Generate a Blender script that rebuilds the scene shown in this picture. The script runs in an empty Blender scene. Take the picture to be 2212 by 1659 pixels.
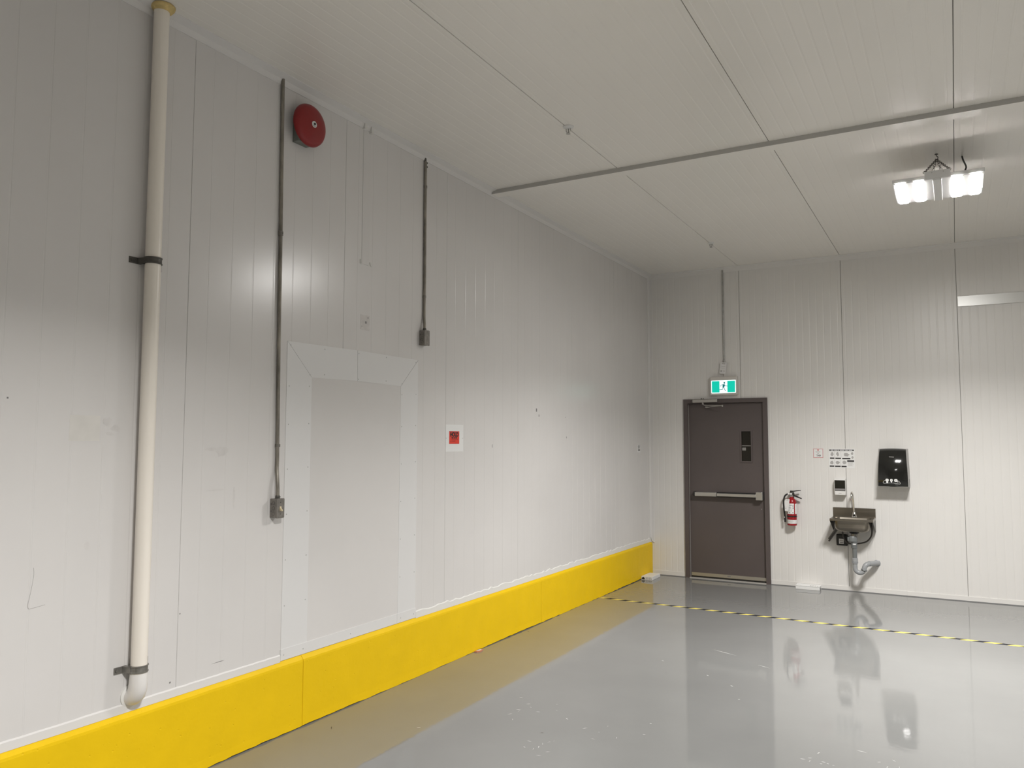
import bpy, bmesh, math, random
from mathutils import Vector, Matrix

sc = bpy.context.scene
COL = sc.collection
PI = math.pi
random.seed(7)

# ---------------------------------------------------------------- camera, world, exposure
D, H = 9.6814, 3.7955                 # distance camera - back wall, room height
XR, YF = 7.6, -4.6                    # right wall, wall behind the camera
YAW, PITCH, ROLL = -0.5095, 0.0726, 0.0018
cam_d = bpy.data.cameras.new('camera')
cam_d.sensor_width = 36.0
cam_d.lens = 36.0 * 1712.2 / 2212.0
cam_d.clip_start = 0.05
cam = bpy.data.objects.new('camera', cam_d)
COL.objects.link(cam)
_f = Vector((math.sin(YAW)*math.cos(PITCH), math.cos(YAW)*math.cos(PITCH), math.sin(PITCH)))
_r = Vector((math.cos(YAW), -math.sin(YAW), 0))
_u = _r.cross(_f)
_r2 = _r*math.cos(ROLL) + _u*math.sin(ROLL)
_u2 = -_r*math.sin(ROLL) + _u*math.cos(ROLL)
cam.matrix_world = Matrix(((_r2.x, _u2.x, -_f.x, 3.398), (_r2.y, _u2.y, -_f.y, 0.0), (_r2.z, _u2.z, -_f.z, 1.6567), (0, 0, 0, 1)))
sc.camera = cam

world = bpy.data.worlds.new('world')
sc.world = world
world.use_nodes = True
world.node_tree.nodes['Background'].inputs[0].default_value = (0.02, 0.02, 0.02, 1)
world.node_tree.nodes['Background'].inputs[1].default_value = 0.2

sc.view_settings.view_transform = 'Standard'
sc.view_settings.look = 'None'
sc.view_settings.gamma = 1.0
sc.view_settings.use_curve_mapping = False
sc.view_settings.exposure = 0.07
sc.cycles.use_light_tree = False
sc.cycles.max_bounces = 8
sc.cycles.diffuse_bounces = 4
sc.cycles.glossy_bounces = 3
LAMP_POWER = 113.0                     # radiance of the fixture lenses
BEAM_POWER, BEAM_SPREAD = 36.0, 140.0  # downward beam of each lens (watts, degrees)

# ---------------------------------------------------------------- materials
def lin(c):
    return tuple((v/12.92 if v <= 0.04045 else ((v+0.055)/1.055)**2.4) for v in [x/255.0 for x in c])

MATS = {}
def mat(name, col, rough=0.5, metal=0.0, spec=0.5, noise=None, bump=None, coat=0.0, emit=None, rnoise=None):
    """noise=(scale, amount, stretch) colour mottling; bump=(scale, strength, distance); rnoise=(scale, lo, hi)"""
    m = bpy.data.materials.new(name)
    m.use_nodes = True
    nt = m.node_tree
    b = nt.nodes['Principled BSDF']
    b.inputs['Base Color'].default_value = (*col, 1)
    b.inputs['Roughness'].default_value = rough
    b.inputs['Metallic'].default_value = metal
    b.inputs['Specular IOR Level'].default_value = spec
    b.inputs['Coat Weight'].default_value = coat
    b.inputs['Coat Roughness'].default_value = 0.05
    tc = nt.nodes.new('ShaderNodeTexCoord')
    def ntex(scale, stretch=(1, 1, 1), detail=4.0):
        mp = nt.nodes.new('ShaderNodeMapping')
        mp.inputs['Scale'].default_value = stretch
        nt.links.new(tc.outputs['Object'], mp.inputs['Vector'])
        n = nt.nodes.new('ShaderNodeTexNoise')
        n.inputs['Scale'].default_value = scale
        n.inputs['Detail'].default_value = detail
        nt.links.new(mp.outputs['Vector'], n.inputs['Vector'])
        return n
    if noise:
        n = ntex(noise[0], noise[2] if len(noise) > 2 else (1, 1, 1))
        r = nt.nodes.new('ShaderNodeValToRGB')
        a = noise[1]
        r.color_ramp.elements[0].position = 0.3
        r.color_ramp.elements[1].position = 0.7
        r.color_ramp.elements[0].color = (*[c*(1-a) for c in col], 1)
        r.color_ramp.elements[1].color = (*[min(1, c*(1+a)) for c in col], 1)
        nt.links.new(n.outputs['Fac'], r.inputs['Fac'])
        nt.links.new(r.outputs['Color'], b.inputs['Base Color'])
    if rnoise:
        n = ntex(rnoise[0])
        mr = nt.nodes.new('ShaderNodeMapRange')
        mr.inputs['From Min'].default_value = 0.3
        mr.inputs['From Max'].default_value = 0.7
        mr.inputs['To Min'].default_value = rnoise[1]
        mr.inputs['To Max'].default_value = rnoise[2]
        nt.links.new(n.outputs['Fac'], mr.inputs['Value'])
        nt.links.new(mr.outputs['Result'], b.inputs['Roughness'])
    if bump:
        n = ntex(bump[0])
        bp = nt.nodes.new('ShaderNodeBump')
        bp.inputs['Strength'].default_value = bump[1]
        bp.inputs['Distance'].default_value = bump[2]
        nt.links.new(n.outputs['Fac'], bp.inputs['Height'])
        nt.links.new(bp.outputs['Normal'], b.inputs['Normal'])
    if emit:
        b.inputs['Emission Color'].default_value = (*emit[0], 1)
        b.inputs['Emission Strength'].default_value = emit[1]
    MATS[name] = m
    return m

mat('panel_white', (0.75, 0.735, 0.71), rough=0.33, noise=(1.3, 0.025))
mat('panel_left', (0.70, 0.682, 0.668), rough=0.22, noise=(1.1, 0.03))
mat('panel_ceiling', (0.815, 0.79, 0.745), rough=0.30, noise=(0.8, 0.02))
mat('seam_grey', (0.30, 0.29, 0.27), rough=0.7)
mat('trim_white', (0.73, 0.715, 0.70), rough=0.35)
mat('frame_white', (0.735, 0.73, 0.725), rough=0.35)
mat('bar_shade_grey', (0.50, 0.49, 0.465), rough=0.45)  # shade on the front of the ceiling joint bar, put into the colour
mat('caulk', (0.75, 0.74, 0.71), rough=0.5)
mat('screw_grey', (0.55, 0.55, 0.54), rough=0.4, metal=0.3)
mat('floor_epoxy', (0.205, 0.207, 0.202), rough=0.1, noise=(0.9, 0.07), bump=(16, 0.13, 0.002), rnoise=(2.2, 0.03, 0.08), spec=0.6)
mat('kerb_grey', (0.20, 0.20, 0.20), rough=0.7)
mat('scratch_white', (0.82, 0.82, 0.80), rough=0.5)
mat('dark_fleck', (0.06, 0.05, 0.045), rough=0.6)
mat('chip_orange', (0.55, 0.22, 0.12), rough=0.6)
mat('door_paint', (0.105, 0.086, 0.083), rough=0.42, noise=(2.0, 0.05), bump=(160, 0.08, 0.001))
mat('alu', (0.52, 0.51, 0.49), rough=0.35, metal=0.85)
mat('alu_paint', (0.46, 0.44, 0.41), rough=0.4, metal=0.35)
mat('black', (0.012, 0.012, 0.012), rough=0.4)
mat('black_gloss', (0.010, 0.010, 0.009), rough=0.09, spec=0.6)
mat('pane_dark', (0.018, 0.015, 0.010), rough=0.06, spec=0.3)
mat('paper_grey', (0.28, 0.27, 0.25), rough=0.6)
mat('pvc', (0.88, 0.825, 0.745), rough=0.28, noise=(3, 0.05, (1, 1, 0.3)))
mat('pvc_white', (0.78, 0.76, 0.74), rough=0.3)
mat('foam', (0.62, 0.47, 0.20), rough=0.8, bump=(60, 0.6, 0.006), noise=(30, 0.2))
mat('clamp_metal', (0.11, 0.105, 0.095), rough=0.5, metal=0.5, noise=(40, 0.2))
mat('clamp_light', (0.24, 0.23, 0.21), rough=0.4, metal=0.6, noise=(40, 0.2))
mat('conduit', (0.27, 0.25, 0.215), rough=0.42, metal=0.6, noise=(25, 0.35, (1, 1, 0.35)))
mat('galv', (0.42, 0.42, 0.40), rough=0.35, metal=0.75, noise=(30, 0.15))
mat('box_metal', (0.23, 0.215, 0.195), rough=0.5, metal=0.55, noise=(35, 0.18))
mat('ivory', (0.72, 0.62, 0.42), rough=0.4)
mat('bell_red', (0.26, 0.012, 0.013), rough=0.38, noise=(6, 0.08))
mat('bell_box', (0.20, 0.21, 0.19), rough=0.5, metal=0.4)
mat('paper', (0.74, 0.73, 0.72), rough=0.6)
mat('paper_bright', (0.80, 0.80, 0.79), rough=0.5)
mat('label_red', (0.75, 0.045, 0.022), rough=0.55)
mat('print_black', (0.02, 0.018, 0.018), rough=0.6)
mat('print_grey', (0.42, 0.41, 0.40), rough=0.6)
mat('print_midgrey', (0.22, 0.21, 0.21), rough=0.6)
mat('print_red', (0.55, 0.10, 0.10), rough=0.6)
mat('sign_case', (0.62, 0.59, 0.55), rough=0.4)
mat('sign_white', (0.8, 0.85, 0.85), rough=0.4, emit=((0.85, 1.0, 1.0), 0.95))
mat('sign_green', (0.0, 0.35, 0.27), rough=0.4, emit=((0.0, 0.62, 0.45), 0.72))
mat('sign_man', (0.0, 0.16, 0.17), rough=0.4, emit=((0.0, 0.25, 0.28), 0.35))
mat('ext_red', (0.30, 0.008, 0.014), rough=0.25)
mat('plastic_white', (0.74, 0.73, 0.71), rough=0.35)
mat('plastic_grey', (0.42, 0.41, 0.40), rough=0.4)
mat('smoke_window', (0.018, 0.017, 0.013), rough=0.15)
mat('steel', (0.27, 0.243, 0.205), rough=0.30, metal=1.0, noise=(14, 0.10, (0.2, 4, 4)))
mat('steel_dark', (0.13, 0.125, 0.115), rough=0.4, metal=0.7)
mat('chrome', (0.72, 0.70, 0.66), rough=0.08, metal=1.0)
mat('abs_grey', (0.16, 0.17, 0.17), rough=0.4)
mat('abs_light', (0.33, 0.34, 0.35), rough=0.35)
mat('hose_dark', (0.07, 0.062, 0.055), rough=0.5)
mat('tape_yellow', (0.80, 0.66, 0.14), rough=0.45)
mat('tape_black', (0.020, 0.021, 0.026), rough=0.7, spec=0.15)
mat('lamp_white', (0.72, 0.72, 0.71), rough=0.35)
mat('reflector', (0.80, 0.80, 0.80), rough=0.3)
mat('lens', (0.9, 0.9, 0.9), rough=0.4, emit=((1.0, 0.98, 0.955), LAMP_POWER))
mat('residue', (0.688, 0.668, 0.632), rough=0.5, noise=(12, 0.04))
mat('smudge', (0.60, 0.575, 0.555), rough=0.5, noise=(25, 0.07))
mat('rail', (0.62, 0.62, 0.60), rough=0.30, metal=0.55)

def yellow_material():
    m = mat('kerb_yellow', (0.83, 0.545, 0.003), rough=0.5, spec=0.25, noise=(5, 0.025))
    nt = m.node_tree
    b = nt.nodes['Principled BSDF']
    tc = nt.nodes.new('ShaderNodeTexCoord')
    v = nt.nodes.new('ShaderNodeTexVoronoi')
    v.inputs['Scale'].default_value = 22
    nt.links.new(tc.outputs['Object'], v.inputs['Vector'])
    r = nt.nodes.new('ShaderNodeMapRange')
    r.inputs['From Min'].default_value = 0.03
    r.inputs['From Max'].default_value = 0.12
    nt.links.new(v.outputs['Distance'], r.inputs['Value'])
    n = nt.nodes.new('ShaderNodeTexNoise')
    n.inputs['Scale'].default_value = 9
    n.inputs['Detail'].default_value = 5
    nt.links.new(tc.outputs['Object'], n.inputs['Vector'])
    a = nt.nodes.new('ShaderNodeMath')
    a.operation = 'MULTIPLY_ADD'
    a.inputs[1].default_value = 0.35
    nt.links.new(r.outputs['Result'], a.inputs[0])
    nt.links.new(n.outputs['Fac'], a.inputs[2])
    bp = nt.nodes.new('ShaderNodeBump')
    bp.inputs['Strength'].default_value = 0.7
    bp.inputs['Distance'].default_value = 0.006
    nt.links.new(a.outputs['Value'], bp.inputs['Height'])
    nt.links.new(bp.outputs['Normal'], b.inputs['Normal'])
yellow_material()

# ---------------------------------------------------------------- helpers
def root_loc(o):
    while o.parent:
        o = o.parent
    return o.location

def obj(name, data, m, parent=None, smooth=False, loc=None):
    """data = (verts, faces) in world coordinates -> one mesh object"""
    verts, faces = data
    off = Vector((0, 0, 0))
    if parent is not None:
        off = Vector(root_loc(parent))
    elif loc is not None:
        off = Vector(loc)
    me = bpy.data.meshes.new(name)
    me.from_pydata([tuple(Vector(v) - off) for v in verts], [], faces)
    me.validate()
    bm = bmesh.new()
    bm.from_mesh(me)
    bmesh.ops.recalc_face_normals(bm, faces=bm.faces)
    bm.to_mesh(me)
    bm.free()
    me.materials.append(MATS[m])
    if smooth:
        for p in me.polygons:
            p.use_smooth = True
    o = bpy.data.objects.new(name, me)
    COL.objects.link(o)
    if smooth == 'auto':
        try:
            me.set_sharp_from_angle(angle=math.radians(38))
        except Exception:
            pass
    if parent is not None:
        o.parent = parent
    elif loc is not None:
        o.location = loc
    return o

def join(*ds):
    V, F = [], []
    for v, f in ds:
        n = len(V)
        V += list(v)
        F += [tuple(i+n for i in q) for q in f]
    return V, F

def box(x0, x1, y0, y1, z0, z1):
    V = [(x, y, z) for z in (z0, z1) for y in (y0, y1) for x in (x0, x1)]
    return V, [(0, 2, 3, 1), (4, 5, 7, 6), (0, 1, 5, 4), (2, 6, 7, 3), (0, 4, 6, 2), (1, 3, 7, 5)]

def bbox(x0, x1, y0, y1, z0, z1, r=0.004, seg=2):
    """bevelled box"""
    bm = bmesh.new()
    v, f = box(x0, x1, y0, y1, z0, z1)
    vs = [bm.verts.new(p) for p in v]
    for q in f:
        bm.faces.new([vs[i] for i in q])
    bmesh.ops.recalc_face_normals(bm, faces=bm.faces)
    bmesh.ops.bevel(bm, geom=bm.edges[:], offset=r, segments=seg, affect='EDGES', profile=0.5)
    bm.verts.index_update()
    out = ([tuple(q.co) for q in bm.verts], [tuple(x.index for x in q.verts) for q in bm.faces])
    bm.free()
    return out

def tube(pts, r, n=12, cap=True):
    P = [Vector(p) for p in pts]
    R = r if isinstance(r, (list, tuple)) else [r]*len(P)
    V, F = [], []
    ref = None
    for i, p in enumerate(P):
        t = (P[min(i+1, len(P)-1)] - P[max(i-1, 0)]).normalized()
        if ref is None:
            a = Vector((1, 0, 0)) if abs(t.x) < 0.8 else Vector((0, 1, 0))
            ref = (a - t*a.dot(t)).normalized()
        else:
            ref = (ref - t*ref.dot(t)).normalized()
        bi = t.cross(ref)
        for k in range(n):
            a = 2*PI*k/n
            V.append(tuple(p + R[i]*(ref*math.cos(a) + bi*math.sin(a))))
    for i in range(len(P)-1):
        for k in range(n):
            k2 = (k+1) % n
            F.append((i*n+k, i*n+k2, (i+1)*n+k2, (i+1)*n+k))
    if cap:
        F.append(tuple(range(n-1, -1, -1)))
        F.append(tuple(range((len(P)-1)*n, len(P)*n)))
    return V, F

def smooth_path(pts, per=6):
    P = [Vector(p) for p in pts]
    out = []
    for i in range(len(P)-1):
        p0, p1, p2, p3 = P[max(i-1, 0)], P[i], P[i+1], P[min(i+2, len(P)-1)]
        for k in range(per):
            t = k/per
            out.append(0.5*((2*p1) + (p2-p0)*t + (2*p0-5*p1+4*p2-p3)*t*t + (3*p1-p0-3*p2+p3)*t**3))
    out.append(P[-1])
    return out

def lathe(profile, origin, axis='z', n=24, a0=0.0, a1=2*PI):
    """profile [(r, h)] around axis"""
    full = abs((a1-a0) - 2*PI) < 1e-6
    V, F = [], []
    m = n if full else n+1
    for r, h in profile:
        for k in range(m):
            a = a0 + (a1-a0)*k/n
            c, s = r*math.cos(a), r*math.sin(a)
            p = {'z': (c, s, h), 'x': (h, c, s), 'y': (c, h, s)}[axis]
            V.append(tuple(Vector(p) + Vector(origin)))
    for i in range(len(profile)-1):
        for k in range(n if full else n):
            k2 = (k+1) % m
            F.append((i*m+k, i*m+k2, (i+1)*m+k2, (i+1)*m+k))
    if full:
        if profile[0][0] > 1e-6:
            F.append(tuple(range(m)))
        if profile[-1][0] > 1e-6:
            F.append(tuple(range((len(profile)-1)*m, len(profile)*m)))
    return V, F

def prism(poly, plane, a, b):
    """extrude a 2-D polygon; plane 'yz' (x from a to b), 'xz' (y from a to b), 'xy' (z from a to b)"""
    def P(u, v, w):
        return {'yz': (w, u, v), 'xz': (u, w, v), 'xy': (u, v, w)}[plane]
    n = len(poly)
    V = [P(u, v, a) for u, v in poly] + [P(u, v, b) for u, v in poly]
    F = [tuple(range(n)), tuple(range(2*n-1, n-1, -1))]
    F += [(i, (i+1) % n, (i+1) % n + n, i+n) for i in range(n)]
    return V, F

def torus(c, R, r, nrm, n=12, k=6, sx=1.0, up=None):
    nrm = Vector(nrm).normalized()
    a = Vector(up) if up is not None else Vector((0, 0, 1))
    if abs(a.dot(nrm)) > 0.95:
        a = Vector((1, 0, 0))
    u = (a - nrm*a.dot(nrm)).normalized()
    w = nrm.cross(u)
    V, F = [], []
    for i in range(n):
        t = 2*PI*i/n
        d = u*math.cos(t)*sx + w*math.sin(t)
        p = Vector(c) + R*d
        dd = d.normalized()
        for j in range(k):
            s = 2*PI*j/k
            V.append(tuple(p + r*(dd*math.cos(s) + nrm*math.sin(s))))
    for i in range(n):
        for j in range(k):
            F.append((i*k+j, ((i+1) % n)*k+j, ((i+1) % n)*k+(j+1) % k, i*k+(j+1) % k))
    return V, F

def multi(name, datas, m, parent):
    return [obj(name, d, m, parent) for d in datas]

def fine(name, data, m, parent):
    """print and marks too small to pick apart: one part of kind stuff"""
    o = obj(name, data, m, parent)
    o['kind'] = 'stuff'
    return o

def thing(name, loc, label, cat, group=None):
    o = bpy.data.objects.new(name, None)
    o.empty_display_size = 0.05
    COL.objects.link(o)
    o.location = loc
    o['label'] = label
    o['category'] = cat
    if group:
        o['group'] = group
    return o

def tag(o, label, cat, group=None):
    o['label'] = label
    o['category'] = cat
    if group:
        o['group'] = group
    return o

def struct_empty(name, loc, label=None):
    o = bpy.data.objects.new(name, None)
    COL.objects.link(o)
    o.location = loc
    o['kind'] = 'structure'
    if label:
        o['label'] = label
    return o

def struct(name, data, m, label=None, smooth=False):
    o = obj(name, data, m, smooth=smooth)
    o['kind'] = 'structure'
    if label:
        o['label'] = label
    return o

def text_data(s, size, at, bold=0.0, sx=1.0):
    """flat lettering as mesh data, local x/y; at(u, v) maps to world"""
    cu = bpy.data.curves.new('t', 'FONT')
    cu.body = s
    cu.size = size
    cu.align_x = 'CENTER'
    cu.align_y = 'CENTER'
    cu.offset = bold
    cu.resolution_u = 3
    o = bpy.data.objects.new('t', cu)
    COL.objects.link(o)
    dg = bpy.context.evaluated_depsgraph_get()
    me = bpy.data.meshes.new_from_object(o.evaluated_get(dg))
    V = [at(v.co.x*sx, v.co.y) for v in me.vertices]
    F = [tuple(p.vertices) for p in me.polygons]
    bpy.data.objects.remove(o)
    bpy.data.meshes.remove(me)
    return V, F

def rect_l(y0, y1, z0, z1, o0, o1):      # slab on the left wall
    return box(o0, o1, y0, y1, z0, z1)
def rect_b(x0, x1, z0, z1, o0, o1):      # slab on the back wall, o = distance from the wall face
    return box(x0, x1, D-o1, D-o0, z0, z1)
def rr_poly(u0, u1, v0, v1, r, n=4):
    P = []
    for cx, cy, a in ((u1-r, v1-r, 0), (u0+r, v1-r, PI/2), (u0+r, v0+r, PI), (u1-r, v0+r, 1.5*PI)):
        for k in range(n+1):
            t = a + PI/2*k/n
            P.append((cx + r*math.cos(t), cy + r*math.sin(t)))
    return P

# ---------------------------------------------------------------- the room: ribbed insulated panels
def panel_data(u0, u1, v0, v1, at, first, period, gw, gd, gap, holes=()):
    """sheet between u0..u1, ribs every period; at(u, v, d): d = height over the wall face; holes = [(ua, ub, vbot)]"""
    g = gap/2
    P = [(u0+g, -0.008), (u0+g, -0.0015), (u0+g+0.0015, 0.0)]
    u = u0 + first
    while u < u1 - 0.02:
        P += [(u-gw/2, 0.0), (u-gw/4, -gd), (u+gw/4, -gd), (u+gw/2, 0.0)]
        u += period
    P += [(u1-g-0.0015, 0.0), (u1-g, -0.0015), (u1-g, -0.008)]
    for ua, ub, _ in holes:
        for e in (ua, ub):
            if u0+g+0.002 < e < u1-g-0.002:
                P.append((e-1e-5, 0.0))
                P.append((e+1e-5, 0.0))
    P.sort(key=lambda q: q[0])
    # keep the edge returns in order
    V, F = [], []
    for i in range(len(P)-1):
        (a, da), (b, db) = P[i], P[i+1]
        lo = v0
        mid = (a+b)/2
        for ua, ub, vb in holes:
            if ua < mid < ub:
                lo = vb
        n = len(V)
        V += [at(a, lo, da), at(b, lo, db), at(b, v1, db), at(a, v1, da)]
        F.append((n, n+1, n+2, n+3))
    return V, F

atL = lambda u, v, d: (d, u, v)
atB = lambda u, v, d: (u, D-d, v)
atC = lambda u, v, d: (u, v, H-d)

PW = 1.1525
DX0, DX1, DZ = 0.447, 1.4615, 2.184     # door frame outline

floor = struct('floor', box(-0.3, XR+0.2, YF-0.2, D+0.3, -0.15, 0.0), 'floor_epoxy', 'glossy grey epoxy floor')
wall_left = struct('wall_left', box(-0.12, -0.0075, YF, D+0.12, 0.0, H+0.1), 'seam_grey', 'pale grey ribbed insulated panel wall')
edges = [9.6814, 8.49, 7.335, 6.19, 5.042, 3.868, 2.69, 1.53, 0.38, -0.77, -1.92, -3.07, -4.22, YF]
for i in range(len(edges)-1):
    u1, u0 = edges[i], edges[i+1]
    first = {3.868: 0.123, 2.69: 0.119}.get(u0, 0.12)
    obj('panel', panel_data(u0, u1, 0.40, H, atL, first, 0.1515, 0.009, 0.0008, 0.0014), 'panel_left', wall_left)

wall_back = struct('wall_back', join(box(-0.1, DX0+0.02, D+0.0075, D+0.12, 0, H+0.1), box(DX1-0.02, XR+0.1, D+0.0075, D+0.12, 0, H+0.1),
                                     box(DX0+0.02, DX1-0.02, D+0.0075, D+0.12, DZ-0.02, H+0.1)), 'seam_grey', 'white ribbed insulated panel wall with grey door')
for i in range(7):
    u0, u1 = i*PW, min((i+1)*PW, XR)
    if u1-u0 > 0.05:
        obj('panel', panel_data(u0, u1, 0.0, H, atB, 0.0384, 0.07683, 0.016, 0.0010, 0.0045, [(DX0+0.015, DX1-0.015, DZ-0.015)]), 'panel_white', wall_back)

YB0, YB1 = 5.700, 5.868                 # ceiling joint cover
ceiling = struct('ceiling', box(-0.1, XR+0.1, YF, D+0.1, H+0.0075, H+0.15), 'seam_grey', 'white ribbed ceiling panels')
for (v0, v1) in ((YF, 5.76), (5.80, D)):
    for i in range(7):
        u0, u1 = i*PW, min((i+1)*PW, XR)
        if u1-u0 > 0.05:
            obj('panel', panel_data(u0, u1, v0, v1, atC, 0.0384, 0.07683, 0.014, 0.0008, 0.005), 'panel_ceiling', ceiling)
struct('wall_right', box(XR, XR+0.12, YF, D, 0, H), 'panel_white', 'white wall beyond the right of the view')
struct('wall_front', box(0, XR, YF-0.12, YF, 0, H), 'panel_white', 'white wall behind the viewpoint')

# trims
struct('trim_1', prism([(-0.002, H-0.047), (0.005, H-0.047), (0.006, H-0.041), (0.016, H-0.016), (0.056, H-0.006), (0.064, H-0.005), (0.064, H+0.002), (-0.002, H+0.002)], 'xz', YF, D), 'trim_white', 'white coved strip where left wall meets ceiling')
struct('trim_2', prism([(D-0.064, H+0.002), (D-0.064, H-0.004), (D-0.056, H-0.005), (D-0.012, H-0.012), (D-0.005, H-0.046), (D-0.004, H-0.054), (D+0.002, H-0.054), (D+0.002, H+0.002)], 'yz', 0.0, XR), 'panel_white', 'white coved strip where back wall meets ceiling')
struct('trim_3', prism([(-0.002, D+0.002), (-0.002, D-0.05), (0.004, D-0.05), (0.006, D-0.012), (0.012, D-0.006), (0.05, D-0.004), (0.05, D+0.002)], 'xy', 0.40, H-0.04), 'trim_white', 'white angle strip in the corner of the two walls')
tb = struct('trim_4', prism([(YB0, H+0.002), (YB0, H-0.030), (YB0+0.004, H-0.033), (YB1-0.06, H-0.033), (YB1, H-0.006), (YB1, H+0.002)], 'yz', 0.012, XR), 'panel_ceiling', 'joint cover bar running across the ceiling')
obj('shaded_front', prism([(YB0-0.0015, H+0.001), (YB0-0.0015, H-0.034), (YB0+0.001, H-0.034), (YB0+0.001, H+0.001)], 'yz', 0.012, XR), 'bar_shade_grey', tb)  # thin added sheet that paints the bar's unlit front face darker
struct('trim_6', join(rect_b(3.467, XR, 3.112, 3.219, 0.0, 0.006), rect_b(3.467, XR, 3.108, 3.114, 0.0, 0.02)), 'rail', 'satin metal strip high on the back wall')

# yellow kerb along the left wall: two cast sections with an uneven lower edge
kerb = struct('baseboard_left', box(-0.05, 0.012, YF, D-0.002, 0.0, 0.37), 'kerb_grey', 'yellow painted concrete kerb')
def kerb_section(y0, y1):
    n = max(8, int((y1-y0)/0.05))
    rows = []
    for i in range(n+1):
        y = y0 + (y1-y0)*i/n
        w = 0.0015*math.sin(y*3.1) + random.uniform(-0.0006, 0.0006)
        zb = max(0.001, 0.004 + 0.004*math.sin(y*2.3) + random.uniform(-0.003, 0.003))
        rows.append([(0.010, y, zb), (0.024+w, y, zb), (0.022+w*0.6, y, 0.05), (0.022+w*0.4, y, 0.372), (0.020+w*0.3, y, 0.384+random.uniform(-0.001, 0.001)), (-0.006, y, 0.414), (-0.006, y, 0.37)])
    V = [p for r in rows for p in r]
    k = 7
    F = [(i*k+j, (i+1)*k+j, (i+1)*k+(j+1) % k, i*k+(j+1) % k) for i in range(n) for j in range(k)]
    F += [tuple(range(k)), tuple(range(n*k, n*k+k))]
    return V, F
for a, b in ((YF, 1.05), (1.0515, 3.5445), (3.5480, 6.60), (6.6015, D-0.003)):
    obj('kerb_section', kerb_section(a, b), 'kerb_yellow', kerb)

# white flashing above the kerb, with ragged caulk on the far half
def flashing(y0, y1, rag):
    n = max(4, int((y1-y0)/0.04))
    rows = []
    for i in range(n+1):
        y = y0 + (y1-y0)*i/n
        dz = random.uniform(-0.006, 0.010) if rag and 0 < i < n else random.uniform(-0.0012, 0.0012)
        zt = 0.446 + (0.007 if rag else 0) + dz
        rows.append([(-0.004, y, 0.404), (0.006, y, 0.404), (0.006, y, zt-0.006), (0.001, y, zt), (-0.004, y, zt)])
    V = [p for r in rows for p in r]
    k = 5
    F = [(i*k+j, (i+1)*k+j, (i+1)*k+(j+1) % k, i*k+(j+1) % k) for i in range(n) for j in range(k)]
    F += [tuple(range(k)), tuple(range(n*k, n*k+k))]
    return V, F
fl = struct('trim_5', flashing(YF, 3.378, False), 'trim_white', 'white flashing strip above the yellow kerb')
obj('flashing_strip', flashing(4.678, D-0.01, True), 'caulk', fl)
obj('caulk_bead', tube(smooth_path([(0.012, D-0.02, 0.462), (0.018, D-0.014, 0.43), (0.034, D-0.010, 0.408), (0.05, D-0.006, 0.40)]), [0.005]*18+[0.003], 6), 'caulk', fl, smooth=True)

bb = struct('baseboard_back', rect_b(0.022, DX0-0.002, 0.008, 0.058, 0.0, 0.006), 'panel_white', 'white flashing strip along foot of back wall')
obj('strip', rect_b(DX1+0.002, 2.88, 0.008, 0.054, 0.0, 0.006), 'panel_white', bb)
obj('strip', rect_b(2.885, XR, 0.008, 0.052, 0.0, 0.007), 'panel_white', bb)
multi('seal', [rect_b(0.022, DX0, 0, 0.008, 0.0, 0.010), rect_b(DX1, XR, 0, 0.008, 0.0, 0.010)], 'kerb_grey', bb)

# marks on the left wall and floor
obj('tape_residue', rect_l(2.096, 2.239, 1.657, 1.771, 0.0, 0.0004), 'residue', wall_left)
mat('wall_smear', (0.645, 0.625, 0.61), rough=0.4, noise=(30, 0.04))
for yc, zc, ry, rz, k in ((2.275, 1.745, 0.030, 0.024, 1), (2.315, 1.715, 0.026, 0.020, 2), (2.29, 1.69, 0.022, 0.010, 3), (2.86, 1.615, 0.05, 0.012, 4), (2.93, 1.60, 0.05, 0.035, 5), (2.20, 1.19, 0.018, 0.022, 6), (2.90, 1.40, 0.09, 0.006, 7), (3.02, 1.36, 0.010, 0.075, 8)):
    rg = random.Random(k)
    obj('smear', prism([(yc+ry*math.cos(t)*rg.uniform(0.55, 1), zc+rz*math.sin(t)*rg.uniform(0.55, 1)) for t in [2*PI*i/14 for i in range(14)]], 'yz', 0.0, 0.0003), 'wall_smear', wall_left)
obj('scuff_mark', tube(smooth_path([(0.0003, 1.967, 1.125), (0.0003, 1.969, 1.09), (0.0003, 1.958, 1.016), (0.0003, 1.950, 0.976), (0.0003, 1.953, 0.960), (0.0003, 1.962, 0.957), (0.0003, 2.023, 0.963)]), 0.0008, 5), 'print_grey', wall_left)
obj('scuff_mark', prism([(2.90, 0.507), (2.96, 0.510), (2.985, 0.507), (2.96, 0.5065)], 'yz', 0.0, 0.0005), 'print_midgrey', wall_left)
for (y, z, dy, dz) in ((5.745, 1.62, 0.006, 0.028), (7.20, 1.70, 0.01, 0.018), (7.18, 1.90, 0.008, 0.01), (6.55, 1.95, 0.02, 0.03), (1.79, 1.837, 0.012, 0.012), (1.83, 1.833, 0.007, 0.007), (6.60, 1.90, 0.012, 0.02), (2.655, 0.478, 0.008, 0.008), (2.70, 0.80, 0.006, 0.006)):
    obj('scuff_mark', rect_l(y-dy/2, y+dy/2, z-dz/2, z+dz/2, 0.0, 0.0005), 'print_midgrey', wall_left)

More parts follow.
